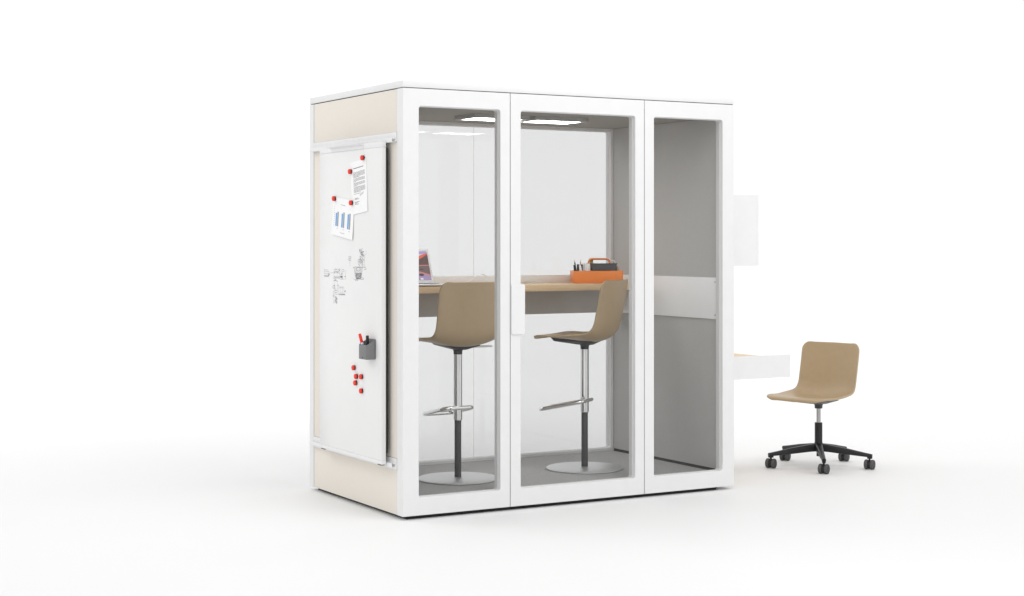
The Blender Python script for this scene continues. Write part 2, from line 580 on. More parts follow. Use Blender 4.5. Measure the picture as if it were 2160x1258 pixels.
for y0 in (0.12, 1.09):
    b = bm_new()
    add_loops(b, [[(q[0], y, q[1]) for q in rrect(W + 0.0005 + i, 2.402 - i, 1.2872 + i, 1.7058 - i, 0.005)]
                  for y, i in ((y0, 0.001), (y0 + 0.001, 0), (y0 + 0.011, 0), (y0 + 0.012, 0.001))], closed=False, cap=True)
    obj('side_panel', b, 'white_metal', ws)
for z in (1.300, 1.495, 1.680):
    b = bm_new(); add_box(b, W + 0.0105, 2.398, 0.1325, 1.0895, z, z + 0.012, 0.001)
    obj('shelf_board', b, 'white_metal', ws)

# ------------------------------------------------------------------ whiteboard on the rails
BX = -0.0565
wb_loc = (-0.0435, 0.54, 0.276)
wb = thing('whiteboard', 'tall white enamel whiteboard hooked on the rails of the beige wall', 'whiteboard', wb_loc)
bm = bm_new(); add_box(bm, BX, -0.0310, 0.135, 0.9445, 0.2962, 1.9195, 0.0012)
obj('writing_surface', bm, 'enamel', wb, shift=wb_loc)
for z0, z1 in ((1.9200, 1.9490), (0.2760, 0.2957)):
    b = bm_new(); add_box(b, BX - 0.0005, -0.0305, 0.1345, 0.9450, z0, z1, 0.0015)
    obj('edge_strip', b, 'white_metal', wb, shift=wb_loc)
prof = [(BX - 0.0012, 1.9235), (BX - 0.0012, 1.9445), (BX - 0.0200, 1.9475), (BX - 0.0290, 1.9590)]
bm = bm_new()
for (xa, za), (xb, zb) in zip(prof, prof[1:]):
    d = Vector((xb - xa, 0, zb - za)).normalized(); nn = Vector((d.z, 0, -d.x)) * 0.0022
    la = 0.0
    y0a, y1a = 0.359, 0.762 + (0.03 if xb < BX - 0.01 else 0)
    add_hull(bm, [Vector((x, y, z)) + o for (x, z) in ((xa, za), (xb, zb)) for y in (y0a, y1a) for o in (Vector((0, 0, 0)), -nn)])
add_box(bm, BX - 0.0040, BX + 0.0005, 0.356, 0.3588, 1.9235, 1.960)
obj('handle', bm, 'white_metal', wb, shift=wb_loc)
for y in (0.165, 0.905):
    b = bm_new(); add_box(b, BX + 0.002, -0.0340, y - 0.022, y + 0.022, 0.2705, 0.2765, 0.001)
    obj('foot_pad', b, 'blackp', wb, shift=wb_loc)
bm = bm_new(); add_box(bm, -0.0308, -0.0175, 0.1385, 0.9410, 0.335, 1.918, 0.001)  # black plate added to stand in for the shade between board and wall
obj('gap_shade_plate', bm, 'blackp', wb, shift=wb_loc)
for z in (1.940, 0.283):
    b = bm_new(); add_box(b, -0.0312, -0.0246, 0.20, 0.88, z - 0.012, z + 0.006, 0.001)
    obj('hook', b, 'dark', wb, shift=wb_loc)

def bp(y, z, lift=0.0):
    return Vector((BX - 0.0003 - lift, y, z))
def sk(cx, cy):
    """sketch units -> board (y, z)"""
    return (0.974752 - 8.058e-4 * cx + 5.61e-8 * cx * cx, 1.429878 + 1.486e-6 * cx - 3.178e-4 * cy + 2.29e-8 * cx * cy)
def wob(pts, a=3.0, n=5):
    out = []
    for (x0, y0), (x1, y1) in zip(pts, pts[1:]):
        for k in range(n):
            t = k / n
            out.append((x0 + (x1 - x0) * t + random.uniform(-a, a), y0 + (y1 - y0) * t + random.uniform(-a, a)))
    out.append(pts[-1])
    return out
def stroke(bm, pts, w=0.0022, a=3.0):
    add_ribbon(bm, [sk(*p) for p in wob(pts, a)], w * 0.6, bp)
def ell(cx, cy, rx, ry, a0=0, a1=400, n=14, rot=0):
    o = []
    for k in range(n + 1):
        t = R(a0 + (a1 - a0) * k / n)
        x, y = rx * math.cos(t), ry * math.sin(t)
        o.append((cx + x * math.cos(rot) - y * math.sin(rot), cy + x * math.sin(rot) + y * math.cos(rot)))
    return o

# sketch of a leafy plant in a pot
bm = bm_new()
for k in range(13):
    t = k / 12
    cx, cy = 800 - 75 * abs(t - 0.35), 165 + 225 * t
    L = 62 - 22 * abs(t - 0.4)
    stroke(bm, ell(cx + random.uniform(-14, 14), cy, L * random.uniform(0.7, 1.1), random.uniform(10, 20), random.uniform(0, 90), 330 + random.uniform(-60, 60), 10, R(52 + random.uniform(-12, 12))), 0.0019, 2.5)
stroke(bm, ell(810, 182, 7, 7), 0.0040, 0.5)
stroke(bm, ell(815, 185, 40, 62, 0, 300, 14, R(-30)), 0.0018, 2)
for k in range(6):
    x = 705 + k * 24
    stroke(bm, [(x, 330 + random.uniform(-30, 30)), (x + random.uniform(-10, 30), 400), (x + random.uniform(10, 50), 450)], 0.0017, 5)
stroke(bm, [(625, 470), (660, 448), (810, 456), (860, 470), (865, 490), (820, 496)], 0.0026, 2)
for k in range(9):
    x0 = 645 + k * 19
    x1 = 672 + k * 13
    stroke(bm, [(x0, 452 + random.uniform(-4, 6)), ((x0 + x1) / 2 + random.uniform(-4, 4), 550), (x1, 640)], 0.0040 if k in (0, 1, 2, 6, 7, 8) else 0.0018, 3)
stroke(bm, ell(722, 490, 34, 32), 0.0025, 2)
for k in range(8):
    y = 560 + k * 13
    stroke(bm, [(668 + k * 2, y), (705, y + random.uniform(-8, 8)), (745, y + random.uniform(-6, 6)), (785 - k * 3, y)], 0.0032, 5)
stroke(bm, [(684, 655), (760, 655)], 0.0060, 1)
stroke(bm, [(632, 665), (700, 672), (820, 668)], 0.0018, 3)
stroke(bm, ell(690, 684, 26, 9), 0.0018, 2)
stroke(bm, ell(790, 655, 24, 16), 0.0018, 3)
obj('plant_sketch', bm, 'inkgrey', wb, shift=wb_loc)
# little notes above
bm = bm_new()
stroke(bm, ell(574, 285, 22, 24, 0, 330), 0.0019, 3)
stroke(bm, [(556, 262), (596, 300)], 0.0017, 3)
stroke(bm, ell(562, 318, 16, 14), 0.0018, 2)
stroke(bm, [(556, 340), (600, 336)], 0.0017, 2)
for k in range(8):
    stroke(bm, [(572 + random.uniform(-6, 6), 350 + k * 13), (576 + random.uniform(-8, 8), 358 + k * 13)], 0.0021, 2)
obj('note_sketch', bm, 'inkgrey', wb, shift=wb_loc)
# plan sketches
bm = bm_new()
def rect(x0, y0, x1, y1, w=0.0018, a=2.5):
    stroke(bm, [(x0, y0), (x1, y0), (x1, y1), (x0, y1), (x0, y0)], w, a)
rect(120, 500, 188, 568); stroke(bm, [(120, 535), (215, 535)], 0.0017); stroke(bm, [(152, 500), (152, 568)], 0.0016)
stroke(bm, ell(200, 582, 12, 13), 0.0042, 2)
for k in range(4): stroke(bm, [(110 + 4 * k, 595 + 9 * k), (200, 598 + 9 * k)], 0.0015, 2)
stroke(bm, [(222, 555), (285, 552)], 0.0018, 2)
rect(288, 490, 396, 640); stroke(bm, [(288, 556), (396, 556)], 0.0017); stroke(bm, [(288, 612), (396, 612)], 0.0018)
stroke(bm, [(270, 646), (400, 646)], 0.0024, 2); stroke(bm, [(396, 468), (399, 668), (478, 664)], 0.0018, 2)
for k in range(7): stroke(bm, ell(300 + 14 * k, 500 + random.uniform(-18, 45), 9, 9, 0, 300, 7), 0.0018, 3)
for k in range(6): stroke(bm, [(296 + 16 * k, 612), (304 + 16 * k, 642)], 0.0015, 2)
stroke(bm, ell(448, 515, 22, 24), 0.0014, 3)
for y in (560, 578, 620, 652): stroke(bm, ell(440 + random.uniform(-12, 12), y, 9, 6), 0.0017, 2)
for k in range(3): stroke(bm, ell(412 + 10 * k, 622, 10, 14), 0.0019, 3)
stroke(bm, [(494, 510), (500, 684)], 0.0018, 2); stroke(bm, ell(486, 618, 6, 6), 0.0032, 1)
rect(298, 694, 350, 900); stroke(bm, [(284, 690), (362, 702)], 0.0028, 3); stroke(bm, ell(314, 676, 11, 8), 0.0022, 2)
stroke(bm, ell(288, 800, 18, 24, 60, 330), 0.0026, 3); stroke(bm, [(300, 760), (312, 830), (330, 870)], 0.0036, 4)
rect(312, 862, 350, 898); stroke(bm, [(282, 905), (290, 860)], 0.0028, 3); stroke(bm, ell(364, 774, 8, 9), 0.0018, 2)
rect(372, 820, 470, 912); stroke(bm, [(410, 800), (410, 912)], 0.0017); stroke(bm, [(440, 800), (440, 912)], 0.0017)
stroke(bm, [(372, 800), (470, 800)], 0.0012, 2); stroke(bm, ell(486, 880, 13, 11), 0.0022, 2)
stroke(bm, [(284, 925), (372, 932), (480, 938)], 0.0024, 3)
for k in range(4): stroke(bm, ell(392 + 28 * k, 938, 9, 9), 0.0022, 2)
stroke(bm, [(278, 940), (282, 1095)], 0.0015, 2); stroke(bm, ell(288, 958, 8, 14), 0.0017, 2)
for k in range(9): stroke(bm, ell(326 + random.uniform(-10, 14), 980 + 13 * k, 14, 8, 0, 330, 8, R(30)), 0.0019, 3)
for x in (294, 290): stroke(bm, [(x, 1070), (x + 6, 1084)], 0.0018, 2)
obj('plan_sketch', bm, 'inkgrey', wb, shift=wb_loc)

# ------------------------------------------------------------------ papers with magnets
def sheet_fn(tr, down, left, w, h, x0, curl):
    tr = Vector(tr); dn = Vector(down).normalized(); lf = Vector(left).normalized()
    def f(u, v, lift=0.0):
        """u from right to left (m), v from top down (m)"""
        p = tr + lf * u + dn * v
        t = max(0.0, v / h - 0.25)
        return Vector((x0 - curl * t * t - lift, p.x, p.y))
    return f
def sheet(f, w, h):
    bm = bm_new()
    n, m_ = 6, 14
    for s in (0, 1):
        pass
    t = bmesh.new()
    A = [[t.verts.new(f(w * i / n, h * j / m_, 0.0005)) for j in range(m_ + 1)] for i in range(n + 1)]
    B = [[t.verts.new(f(w * i / n, h * j / m_, 0.0)) for j in range(m_ + 1)] for i in range(n + 1)]
    for i in range(n):
        for j in range(m_):
            t.faces.new((A[i][j], A[i + 1][j], A[i + 1][j + 1], A[i][j + 1]))
            t.faces.new((B[i][j], B[i][j + 1], B[i + 1][j + 1], B[i + 1][j]))
    edge = [(i, 0) for i in range(n)] + [(n, j) for j in range(m_)] + [(i, m_) for i in range(n, 0, -1)] + [(0, j) for j in range(m_, 0, -1)]
    for (i, j), (k, l) in zip(edge, edge[1:] + edge[:1]):
        t.faces.new((A[i][j], A[k][l], B[k][l], B[i][j]))
    bmesh.ops.recalc_face_normals(t, faces=t.faces)
    join(bm, t)
    return bm

LX = BX - 0.0008
lw, lh = 0.200, 0.282
lf = sheet_fn((0.3231, 1.872), (-0.0895, -0.996), (0.996, -0.0895), lw, lh, LX, 0.004)
letter = obj('letter', sheet(lf, lw, lh), 'paper', None, label='typed white letter with a signature pinned under two red magnets', cat='letter')
loff = letter.location.copy()
def fl(u, v, lift):
    return lf(u, v, 0.0008)
def type_line(bm, f, u0, u1, v, w, gap=0.25):
    """a line of tiny unreadable word strokes from u0 (left) to u1 (right)"""
    u = u0
    while u > u1 + 0.002:
        L = random.uniform(0.006, 0.017)
        e = max(u1, u - L)
        pts = [(u - (u - e) * k / 4, v + random.uniform(-0.0006, 0.0006)) for k in range(5)]
        add_ribbon(bm, pts, w * random.uniform(0.75, 1.1), f)
        u = e - 0.0028
bm = bm_new()
type_line(bm, fl, 0.163, 0.036, 0.0375, 0.0042)
for n_, v0, lens in ((6, 0.060, (0, 0, 0, 0, 0, 0.07)), (4, 0.094, (0.0, 0, 0, 0.11)), (4, 0.117, (0, 0, 0, 0.10)), (6, 0.140, (0, 0, 0, 0, 0, 0.05)), (1, 0.1755, (0.06,))):
    for k in range(n_):
        type_line(bm, fl, 0.168, 0.020 + lens[k] + random.uniform(0, 0.004), v0 + k * 0.0052, 0.0021)
for v, u1 in ((0.199, 0.12), (0.2045, 0.10), (0.219, 0.10), (0.2245, 0.12), (0.231, 0.11)):
    type_line(bm, fl, 0.158, u1, v, 0.0024)
sig = []
for k in range(26):
    sig.append((0.092 - k * 0.0019 + 0.004 * math.sin(k * 1.9), 0.187 - k * 0.0004 + 0.006 * math.sin(k * 1.35)))
add_ribbon(bm, sig, 0.0011, fl)
o = obj('printed_text', bm, 'ink', letter, shift=loff)

CX = BX - 0.0022
cw, ch = 0.283, 0.209
cdn = Vector((0.0775, -0.997)); clf = Vector((0.9925, 0.1225))
cf = sheet_fn((0.4718, 1.6461), cdn, clf, cw, ch, CX, 0.007)
chart = obj('chart_sheet', sheet(cf, cw, ch), 'paper', None, label='white sheet with a blue and grey bar chart under two red magnets', cat='chart')
coff = chart.location.copy()
def fc(u, v, lift):
    return cf(u, v, 0.0008)
def bar(bm, u0, u1, v0, v1):
    t = bmesh.new()
    N = 8
    L = [(t.verts.new(fc(u0, v0 + (v1 - v0) * k / N, 0)), t.verts.new(fc(u1, v0 + (v1 - v0) * k / N, 0))) for k in range(N + 1)]
    for a, b in zip(L, L[1:]):
        t.faces.new((a[0], b[0], b[1], a[1]))
    join(bm, t)
for k, (h1, h2) in enumerate(((0.072, 0.080), (0.076, 0.084), (0.080, 0.086))):
    uc = 0.217 - k * 0.079
    bm = bm_new(); bar(bm, uc + 0.018, uc, 0.158 - h1, 0.158); obj('blue_bar', bm, 'blue', chart, shift=coff)
    bm = bm_new(); bar(bm, uc - 0.004, uc - 0.021, 0.158 - h2, 0.158); obj('grey_bar', bm, 'greybar', chart, shift=coff)
    bm = bm_new(); type_line(bm, fc, 0.213 - k * 0.079, 0.200 - k * 0.079, 0.168, 0.0030); obj('bar_caption', bm, 'greybar', chart, shift=coff)
bm = bm_new(); type_line(bm, fc, 0.172, 0.112, 0.036, 0.0042); obj('chart_title', bm, 'greybar', chart, shift=coff)
bm = bm_new()
for k in range(10):
    type_line(bm, fc, 0.258, 0.250, 0.052 + k * 0.0115, 0.0030)
obj('axis_scale', bm, 'greybar', chart, shift=coff)
bm = bm_new(); type_line(bm, fc, 0.165, 0.105, 0.188, 0.0028); obj('axis_title', bm, 'greybar', chart, shift=coff)

MAGROT = Matrix.Rotation(R(-90), 4, 'Y')     # axis towards -x
def magnet_parts(root):
    b = bm_new()
    add_lathe(b, [(0.0128, 0.0), (0.0136, 0.0012), (0.0136, 0.0058), (0.0128, 0.0064)], 28, MAGROT)
    obj('magnet_base', b, 'blackp', root)
    b = bm_new()
    add_lathe(b, [(0.0136, 0.0066), (0.0140, 0.0074), (0.0140, 0.0125), (0.0126, 0.0146), (0.0106, 0.0154), (0.0098, 0.0149)], 28, MAGROT)
    obj('magnet_cap', b, 'red', root)
MG = 'red magnets on the whiteboard'
mags = [(0.3505, 1.8735, LX - 0.0016, 'red magnet at the top right corner of the letter, highest on the board'),
        (0.5110, 1.8065, LX - 0.0014, 'red magnet on the left edge of the letter'),
        (0.7217, 1.6662, CX - 0.0014, 'red magnet at the top left corner of the bar chart sheet'),
        (0.4952, 1.6382, CX - 0.0014, 'red magnet at the top right corner of the bar chart sheet'),
        (0.4679, 0.7556, BX - 0.0002, 'loose red magnet below the pen holder, topmost of five'),
        (0.4367, 0.7114, BX - 0.0002, 'loose red magnet, left one of the side by side pair'),
        (0.3718, 0.7145, BX - 0.0002, 'loose red magnet, right one of the side by side pair'),
        (0.4464, 0.6761, BX - 0.0002, 'loose red magnet just under the left one of the pair'),
        (0.3718, 0.6391, BX - 0.0002, 'loose red magnet lowest on the whiteboard')]
m0 = None
for y, z, x, lb in mags:
    if m0 is None:
        m0 = thing('magnet', lb, 'magnet', (x, y, z), 0, MG)
        magnet_parts(m0)
    else:
        dup(m0, (x, y, z), 0, lb)

# pen holder with two markers
def at_cup(x, y, z): return (x, y, z)
cx0, cx1 = BX - 0.0006, BX - 0.056
cy0, cy1 = 0.198, 0.300
bm = bm_new()
def cup_loop(i, zb, zf, r=0.012):
    """plan loop of the cup inset by i; z runs from zb at the board to zf at the front"""
    xa, xb = cx1 + i, cx0 - (i if i else 0)
    pts = rrect(xa, xb, cy0 + i, cy1 - i, 0.010 if i == 0 else 0.008, 5)
    out = []
    for x, y in pts:
        t = (cx0 - x) / (cx0 - cx1)
        out.append((x, y, zb + (zf - zb) * t))
    return out
add_loops(bm, [cup_loop(0.008, 0.8165, 0.8165), cup_loop(0.002, 0.8165, 0.8165), cup_loop(0.0, 0.8195, 0.8195), cup_loop(0.0, 0.922, 0.8900), cup_loop(0.003, 0.9222, 0.8905), cup_loop(0.0032, 0.826, 0.826), cup_loop(0.010, 0.8255, 0.8255)], closed=False, cap=True)
add_box(bm, cx1 - 0.0006, cx1 + 0.002, 0.243, 0.255, 0.823, 0.828, 0.0004, 1, mi=1)
pc = obj('pen_holder', bm, ['cup', 'blackp'], None, label='grey plastic pen holder with slanted rim stuck on the whiteboard', cat='pen holder')

def marker(name, base, top, capm, label):
    base, top = Vector(base), Vector(top)
    d = (top - base)
    q = Vector((0, 0, 1)).rotation_difference(d.normalized()).to_matrix().to_4x4()
    T = Matrix.Translation(base) @ q
    L = d.length
    root = thing(name, label, 'marker', base)
    b = bm_new(); add_lathe(b, [(0.0065, 0), (0.0075, 0.002), (0.0075, L - 0.052)], 20, T)
    # coloured print bands on the barrel
    add_lathe(b, [(0.0076, L - 0.080), (0.0076, L - 0.071)], 20, T, mi=1)
    add_lathe(b, [(0.0076, L - 0.066), (0.0076, L - 0.060)], 20, T, mi=2)
    obj('barrel', b, ['paper', 'red', 'blue'], root, shift=base)
    b = bm_new(); add_lathe(b, [(0.0078, L - 0.052), (0.0085, L - 0.050), (0.0082, L - 0.006), (0.0070, L)], 20, T)
    obj('cap', b, capm, root, shift=base)
marker('marker_pen', (BX - 0.034, 0.258, 0.829), (BX - 0.040, 0.318, 0.9445), 'red', 'red capped white marker leaning left in the grey pen holder')
marker('marker_pen', (BX - 0.030, 0.243, 0.829), (BX - 0.034, 0.234, 0.9405), 'blackp', 'black capped white marker upright in the grey pen holder')

# ------------------------------------------------------------------ chairs
def shell_bm():
    """one piece plastic seat shell; x = left-right, +y = forward, z = up from the collar"""
    ctl = [(0.262, 0.0665), (0.2575, 0.0765), (0.242, 0.0835), (0.20, 0.0855), (0.13, 0.080), (0.05, 0.070), (-0.03, 0.0600), (-0.09, 0.0600), (-0.135, 0.0760),
           (-0.165, 0.105), (-0.184, 0.145), (-0.196, 0.195), (-0.206, 0.26), (-0.215, 0.33), (-0.223, 0.408)]
    # smooth centre line
    P = [Vector((0, a * 0.965, z)) for a, z in ctl]
    prof = []
    for i in range(len(P) - 1):
        p0 = P[max(i - 1, 0)]; p1 = P[i]; p2 = P[i + 1]; p3 = P[min(i + 2, len(P) - 1)]
        for k in range(5):
            t = k / 5
            prof.append(0.5 * ((2 * p1) + (-p0 + p2) * t + (2 * p0 - 5 * p1 + 4 * p2 - p3) * t * t + (-p0 + 3 * p1 - 3 * p2 + p3) * t ** 3))
    prof.append(P[-1])
    s = [0.0]
    for a, b in zip(prof, prof[1:]):
        s.append(s[-1] + (b - a).length)
    S = s[-1]
    # resample denser at both rounded ends
    NS = 46
    ts = []
    for k in range(NS + 1):
        u = k / NS
        ts.append(S * (u - 0.10 * math.sin(4 * math.pi * u) / (2 * math.pi) * 0.0 ) )
    ends = [0.0, 0.0015, 0.004, 0.008]
    ts = sorted(set(ends + [S - e for e in ends] + [t for t in ts if 0.011 < t < S - 0.011]))
    def at(t):
        for i in range(len(s) - 1):
            if s[i + 1] >= t:
                f = (t - s[i]) / max(1e-9, s[i + 1] - s[i])
                return prof[i].lerp(prof[i + 1], f)
        return prof[-1]
    NU = 22
    rows = []
    for t in ts:
        p = at(t)
        d = (at(min(S, t + 0.006)) - at(max(0, t - 0.006))).normalized()
        nrm = Vector((0, -d.z, d.y))                   # towards the sitter
        if nrm.dot(Vector((0, 0.5, 1))) < 0: nrm = -nrm
        q = t / S
        hw = 0.222 if q < 0.35 else 0.222 - 0.014 * min(1, (q - 0.35) / 0.3)
        Rf, Rb = 0.085, 0.048
        dF, dB = t, S - t
        if dF < Rf: hw -= Rf - math.sqrt(max(0, Rf * Rf - (Rf - dF) ** 2))
        if dB < Rb: hw -= Rb - math.sqrt(max(0, Rb * Rb - (Rb - dB) ** 2))
        # cup of the shell across its width
        if q < 0.15: k = 0.010 * (q / 0.15)
        elif q < 0.5: k = 0.010 + 0.040 * (0.5 - 0.5 * math.cos(math.pi * (q - 0.15) / 0.35))
        elif q < 0.72: k = 0.050
        else: k = 0.050 - 0.016 * ((q - 0.72) / 0.28)
        row = []
        for i in range(NU + 1):
            u = -1 + 2 * i / NU
            u = math.sin(u * math.pi / 2) * 0.35 + u * 0.65
            x = hw * u
            row.append((p + Vector((x, 0, 0)) + nrm * (k * abs(x / 0.222) ** 2.2), nrm))
        rows.append(row)
    th = 0.0125
    t = bmesh.new()
    A = [[t.verts.new(p) for p, n_ in r_] for r_ in rows]
    B = [[t.verts.new(p - n_ * th) for p, n_ in r_] for r_ in rows]
    nr, nc = len(rows), NU + 1
    for j in range(nr - 1):
        for i in range(nc - 1):
            t.faces.new((A[j][i], A[j][i + 1], A[j + 1][i + 1], A[j + 1][i]))
            t.faces.new((B[j][i], B[j + 1][i], B[j + 1][i + 1], B[j][i + 1]))
    edge = [(0, i) for i in range(nc - 1)] + [(j, nc - 1) for j in range(nr - 1)] + [(nr - 1, i) for i in range(nc - 1, 0, -1)] + [(j, 0) for j in range(nr - 1, 0, -1)]
    cen = Vector((0, -0.03, 0.14))
    # rounded rim: one extra loop bulging outwards
    rims = []
    for dep, amt in ((0.18, 0.0026), (0.5, 0.0042), (0.82, 0.0026)):
        mid = {}
        for j, i in edge:
            p, n_ = rows[j][i]
            pj = rows[min(max(j, 4), nr - 5)][min(max(i, 2), nc - 3)][0]
            out = (p - pj)
            out -= n_ * out.dot(n_)
            out = out.normalized() * amt if out.length > 1e-9 else Vector((0, 0, 0))
            mid[(j, i)] = t.verts.new(p - n_ * th * dep + out)
        rims.append(mid)
    for (j, i), (k, l) in zip(edge, edge[1:] + edge[:1]):
        ring_a = [A[j][i]] + [m_[(j, i)] for m_ in rims] + [B[j][i]]
        ring_b = [A[k][l]] + [m_[(k, l)] for m_ in rims] + [B[k][l]]
        for q in range(len(ring_a) - 1):
            t.faces.new((ring_a[q], ring_b[q], ring_b[q + 1], ring_a[q + 1]))
    bmesh.ops.recalc_face_normals(t, faces=t.faces)
    bm = bm_new(); join(bm, t)
    return bm

def seat_part(root, zc, off=0.0, lever=True):
    T = Vector((0, off, zc))
    b = shell_bm(); bmesh.ops.translate(b, verts=b.verts, vec=T)
    o = obj('seat_shell', b, 'shell', root)
    for p in o.data.polygons: p.use_smooth = True
    o.data.set_sharp_from_angle(angle=R(50))
    b = bm_new()
    add_hull(b, [Vector(p) + Vector((0, 0, zc)) for p in (
        (-0.085, 0.185, 0.071), (0.085, 0.185, 0.071), (-0.105, -0.085, 0.052), (0.105, -0.085, 0.052), (-0.07, 0.168, 0.047), (0.07, 0.168, 0.047),
        (-0.030, -0.045, 0.026), (0.030, -0.045, 0.026), (-0.030, 0.035, 0.028), (0.030, 0.035, 0.028))], 0.004)
    add_lathe(b, [(0.0235, 0.0), (0.0245, 0.002), (0.0252, 0.018), (0.028, 0.026), (0.040, 0.034)], 28, Matrix.Translation((0, 0, zc)))
    br = obj('seat_bracket', b, 'dark', root)
    if lever:
        b = bm_new(); add_tube(b, [(0.06, 0.01, zc + 0.038), (0.20, 0.012, zc + 0.0385), (0.226, 0.012, zc + 0.0385)], 0.0055, 10)
        obj('height_lever', b, 'satin', br)

def make_stool(label, loc, rz):
    root = thing('bar_stool', label, 'bar stool', loc, rz, 'tan bar stools at the standing desk')
    zf = 0.0
    b = bm_new(); add_lathe(b, [(0.219, 0.0), (0.2255, 0.001), (0.2270, 0.004), (0.2262, 0.0075), (0.220, 0.0105), (0.10, 0.0125), (0.022, 0.0135)], 96)
    obj('base_plate', b, 'disc', root)
    b = bm_new(); add_lathe(b, [(0.0195, 0.012), (0.0192, 0.016), (0.0192, 0.36)], 32)
    obj('lower_post', b, 'post', root)
    b = bm_new(); add_lathe(b, [(0.0205, 0.3325), (0.0243, 0.3325), (0.0248, 0.334), (0.0248, 0.702)], 40)
    obj('column', b, 'chrome', root)
    za, zb = 0.402, 0.346
    loop = [(-0.092, -0.020, za), (0.092, -0.020, za), (0.098, 0.25, zb), (-0.098, 0.25, zb)]
    b = bm_new(); add_tube(b, round_path(loop, 0.042, True, 7), 0.0115, 14, True)
    obj('footrest', b, 'chrome', root)
    seat_part(root, 0.7015)
    return root
zfl = 0.0955
st = make_stool('tan bar stool seen from behind, half hidden by the left window frame', (0.6225, 0.571, zfl), 0.0)
dup(st, (1.4650, 0.570, zfl), R(126 - 90), 'tan bar stool turned sideways behind the glass door')

def make_office_chair(label, loc, rz, base_rot):
    root = thing('office_chair', label, 'office chair', loc, rz)
    seat_part(root, 0.370, 0.045, True)
    b = bm_new(); add_lathe(b, [(0.0135, 0.25), (0.0135, 0.376)], 24)
    obj('gas_lift', b, 'liftgrey', root)
    b = bm_new()
    add_lathe(b, [(0.012, 0.066), (0.013, 0.068), (0.013, 0.098), (0.030, 0.102), (0.036, 0.112), (0.036, 0.140), (0.0255, 0.150), (0.0242, 0.160), (0.0242, 0.277), (0.0232, 0.280)], 32)
    obj('base_column', b, 'blackp', root)
    for k in range(5):
        a = base_rot + R(72 * k)
        T = Matrix.Rotation(a, 4, 'Z')
        b = bm_new()
        # tapering leg along +x, deep near the hub
        secs = [(0.020, 0.024, 0.098, 0.148), (0.07, 0.021, 0.096, 0.141), (0.18, 0.0165, 0.086, 0.124), (0.28, 0.0135, 0.078, 0.105), (0.338, 0.0125, 0.074, 0.0950)]
        loops = []
        for x, hw, z0, z1 in secs:
            loops.append([(x, y, z) for y, z in rrect(-hw, hw, z0, z1, 0.008, 3)])
        add_loops(b, loops, closed=False, cap=True)
        add_hull(b, [(x, y, z) for x in (0.308, 0.338) for y in (-0.0105, 0.0105) for z in (0.0665, 0.094)], 0.002)
        bmesh.ops.transform(b, matrix=T, verts=b.verts)
        lg = obj('leg', b, 'blackp', root)
    # casters: all trail the same way
    for k in range(5):
        a = base_rot + R(72 * k)
        c_ = Vector((0.322 * math.cos(a), 0.322 * math.sin(a), 0))
        ax = -60.0                                    # world heading of the wheel axle, degrees
        T = Matrix.Translation(c_) @ Matrix.Rotation(R(ax) - rz, 4, 'Z')
        b = bm_new()
        add_lathe(b, [(0.0065, 0.045), (0.0065, 0.068)], 12, T)
        Y = T @ Matrix.Translation((0, 0, 0.0305)) @ Matrix.Rotation(R(90), 4, 'Y')
        add_lathe(b, [(0.022, -0.0090), (0.0275, -0.0085), (0.0275, 0.0085), (0.022, 0.0090)], 24, Y)
        cs = obj('caster', b, 'blackp', root)
        for sx in (-1, 1):
            b = bm_new()
            W1 = T @ Matrix.Translation((sx * 0.0195, 0, 0.0305)) @ Matrix.Rotation(R(90) * sx, 4, 'Y')
            add_lathe(b, [(0.0255, -0.0102), (0.0290, -0.0088), (0.0305, -0.005), (0.0305, 0.005), (0.0285, 0.0090), (0.0265, 0.0100)], 32, W1)
            wh = obj('wheel', b, 'tread', cs)
            b2 = wh.data
        # dark hub discs
            t2 = bmesh.new(); t2.from_mesh(b2)
            add_lathe(t2, [(0.0258, 0.0095), (0.0250, 0.0112), (0.020, 0.0120)], 32, W1, mi=1)
            t2.to_mesh(b2); t2.free()
            b2.materials.append(M['hub'])
            for p in b2.polygons: p.use_smooth = True
            b2.set_sharp_from_angle(angle=R(38))
    return root
cz = R(197 - 90)
make_office_chair('tan swivel chair on black five star base with casters beside the pod', (3.165, 0.475, 0), cz, R(19) - cz)

# ------------------------------------------------------------------ laptop
lx0, lx1, ly0, ly1 = 0.318, 0.6455, 0.716, 0.912
lz = 1.1758
lap = thing('laptop', 'open silver laptop with a mountain picture on its screen', 'laptop', (0.482, 0.81, lz))
lsh = (0.482, 0.81, lz)
bm = bm_new()
add_loops(bm, [[(q[0], q[1], z) for q in rrect(lx0 + i, lx1 - i, ly0 + i, ly1 - i, 0.010)] for z, i in ((lz - 0.0010, 0.012), (lz + 0.002, 0.003), (lz + 0.0050, 0.0), (lz + 0.0115, 0.0), (lz + 0.0125, 0.001))], closed=False, cap=True)
obj('base', bm, 'alu', lap, shift=lsh)
bm = bm_new()
for r_ in range(6):
    for c_ in range(14):
        kx = lx0 + 0.024 + c_ * 0.0200
        ky = ly1 - 0.030 - r_ * 0.0165
        add_box(bm, kx, kx + 0.0168, ky - 0.0135, ky, lz + 0.0122, lz + 0.0134, 0.0005, 1)
obj('keyboard', bm, 'keys', lap, shift=lsh)
bm = bm_new(); add_box(bm, 0.43, 0.535, ly0 + 0.008, ly0 + 0.068, lz + 0.0124, lz + 0.0128)
obj('trackpad', bm, 'alu', lap, shift=lsh)
th = R(22)
LT = Matrix.Translation(((lx0 + lx1) / 2, ly1 - 0.004, lz + 0.010)) @ Matrix.Rotation(-th, 4, 'X')     # lid: local x right, z up along the lid, -y to the user
lwid, lhei = lx1 - lx0, 0.213
bm = bm_new()
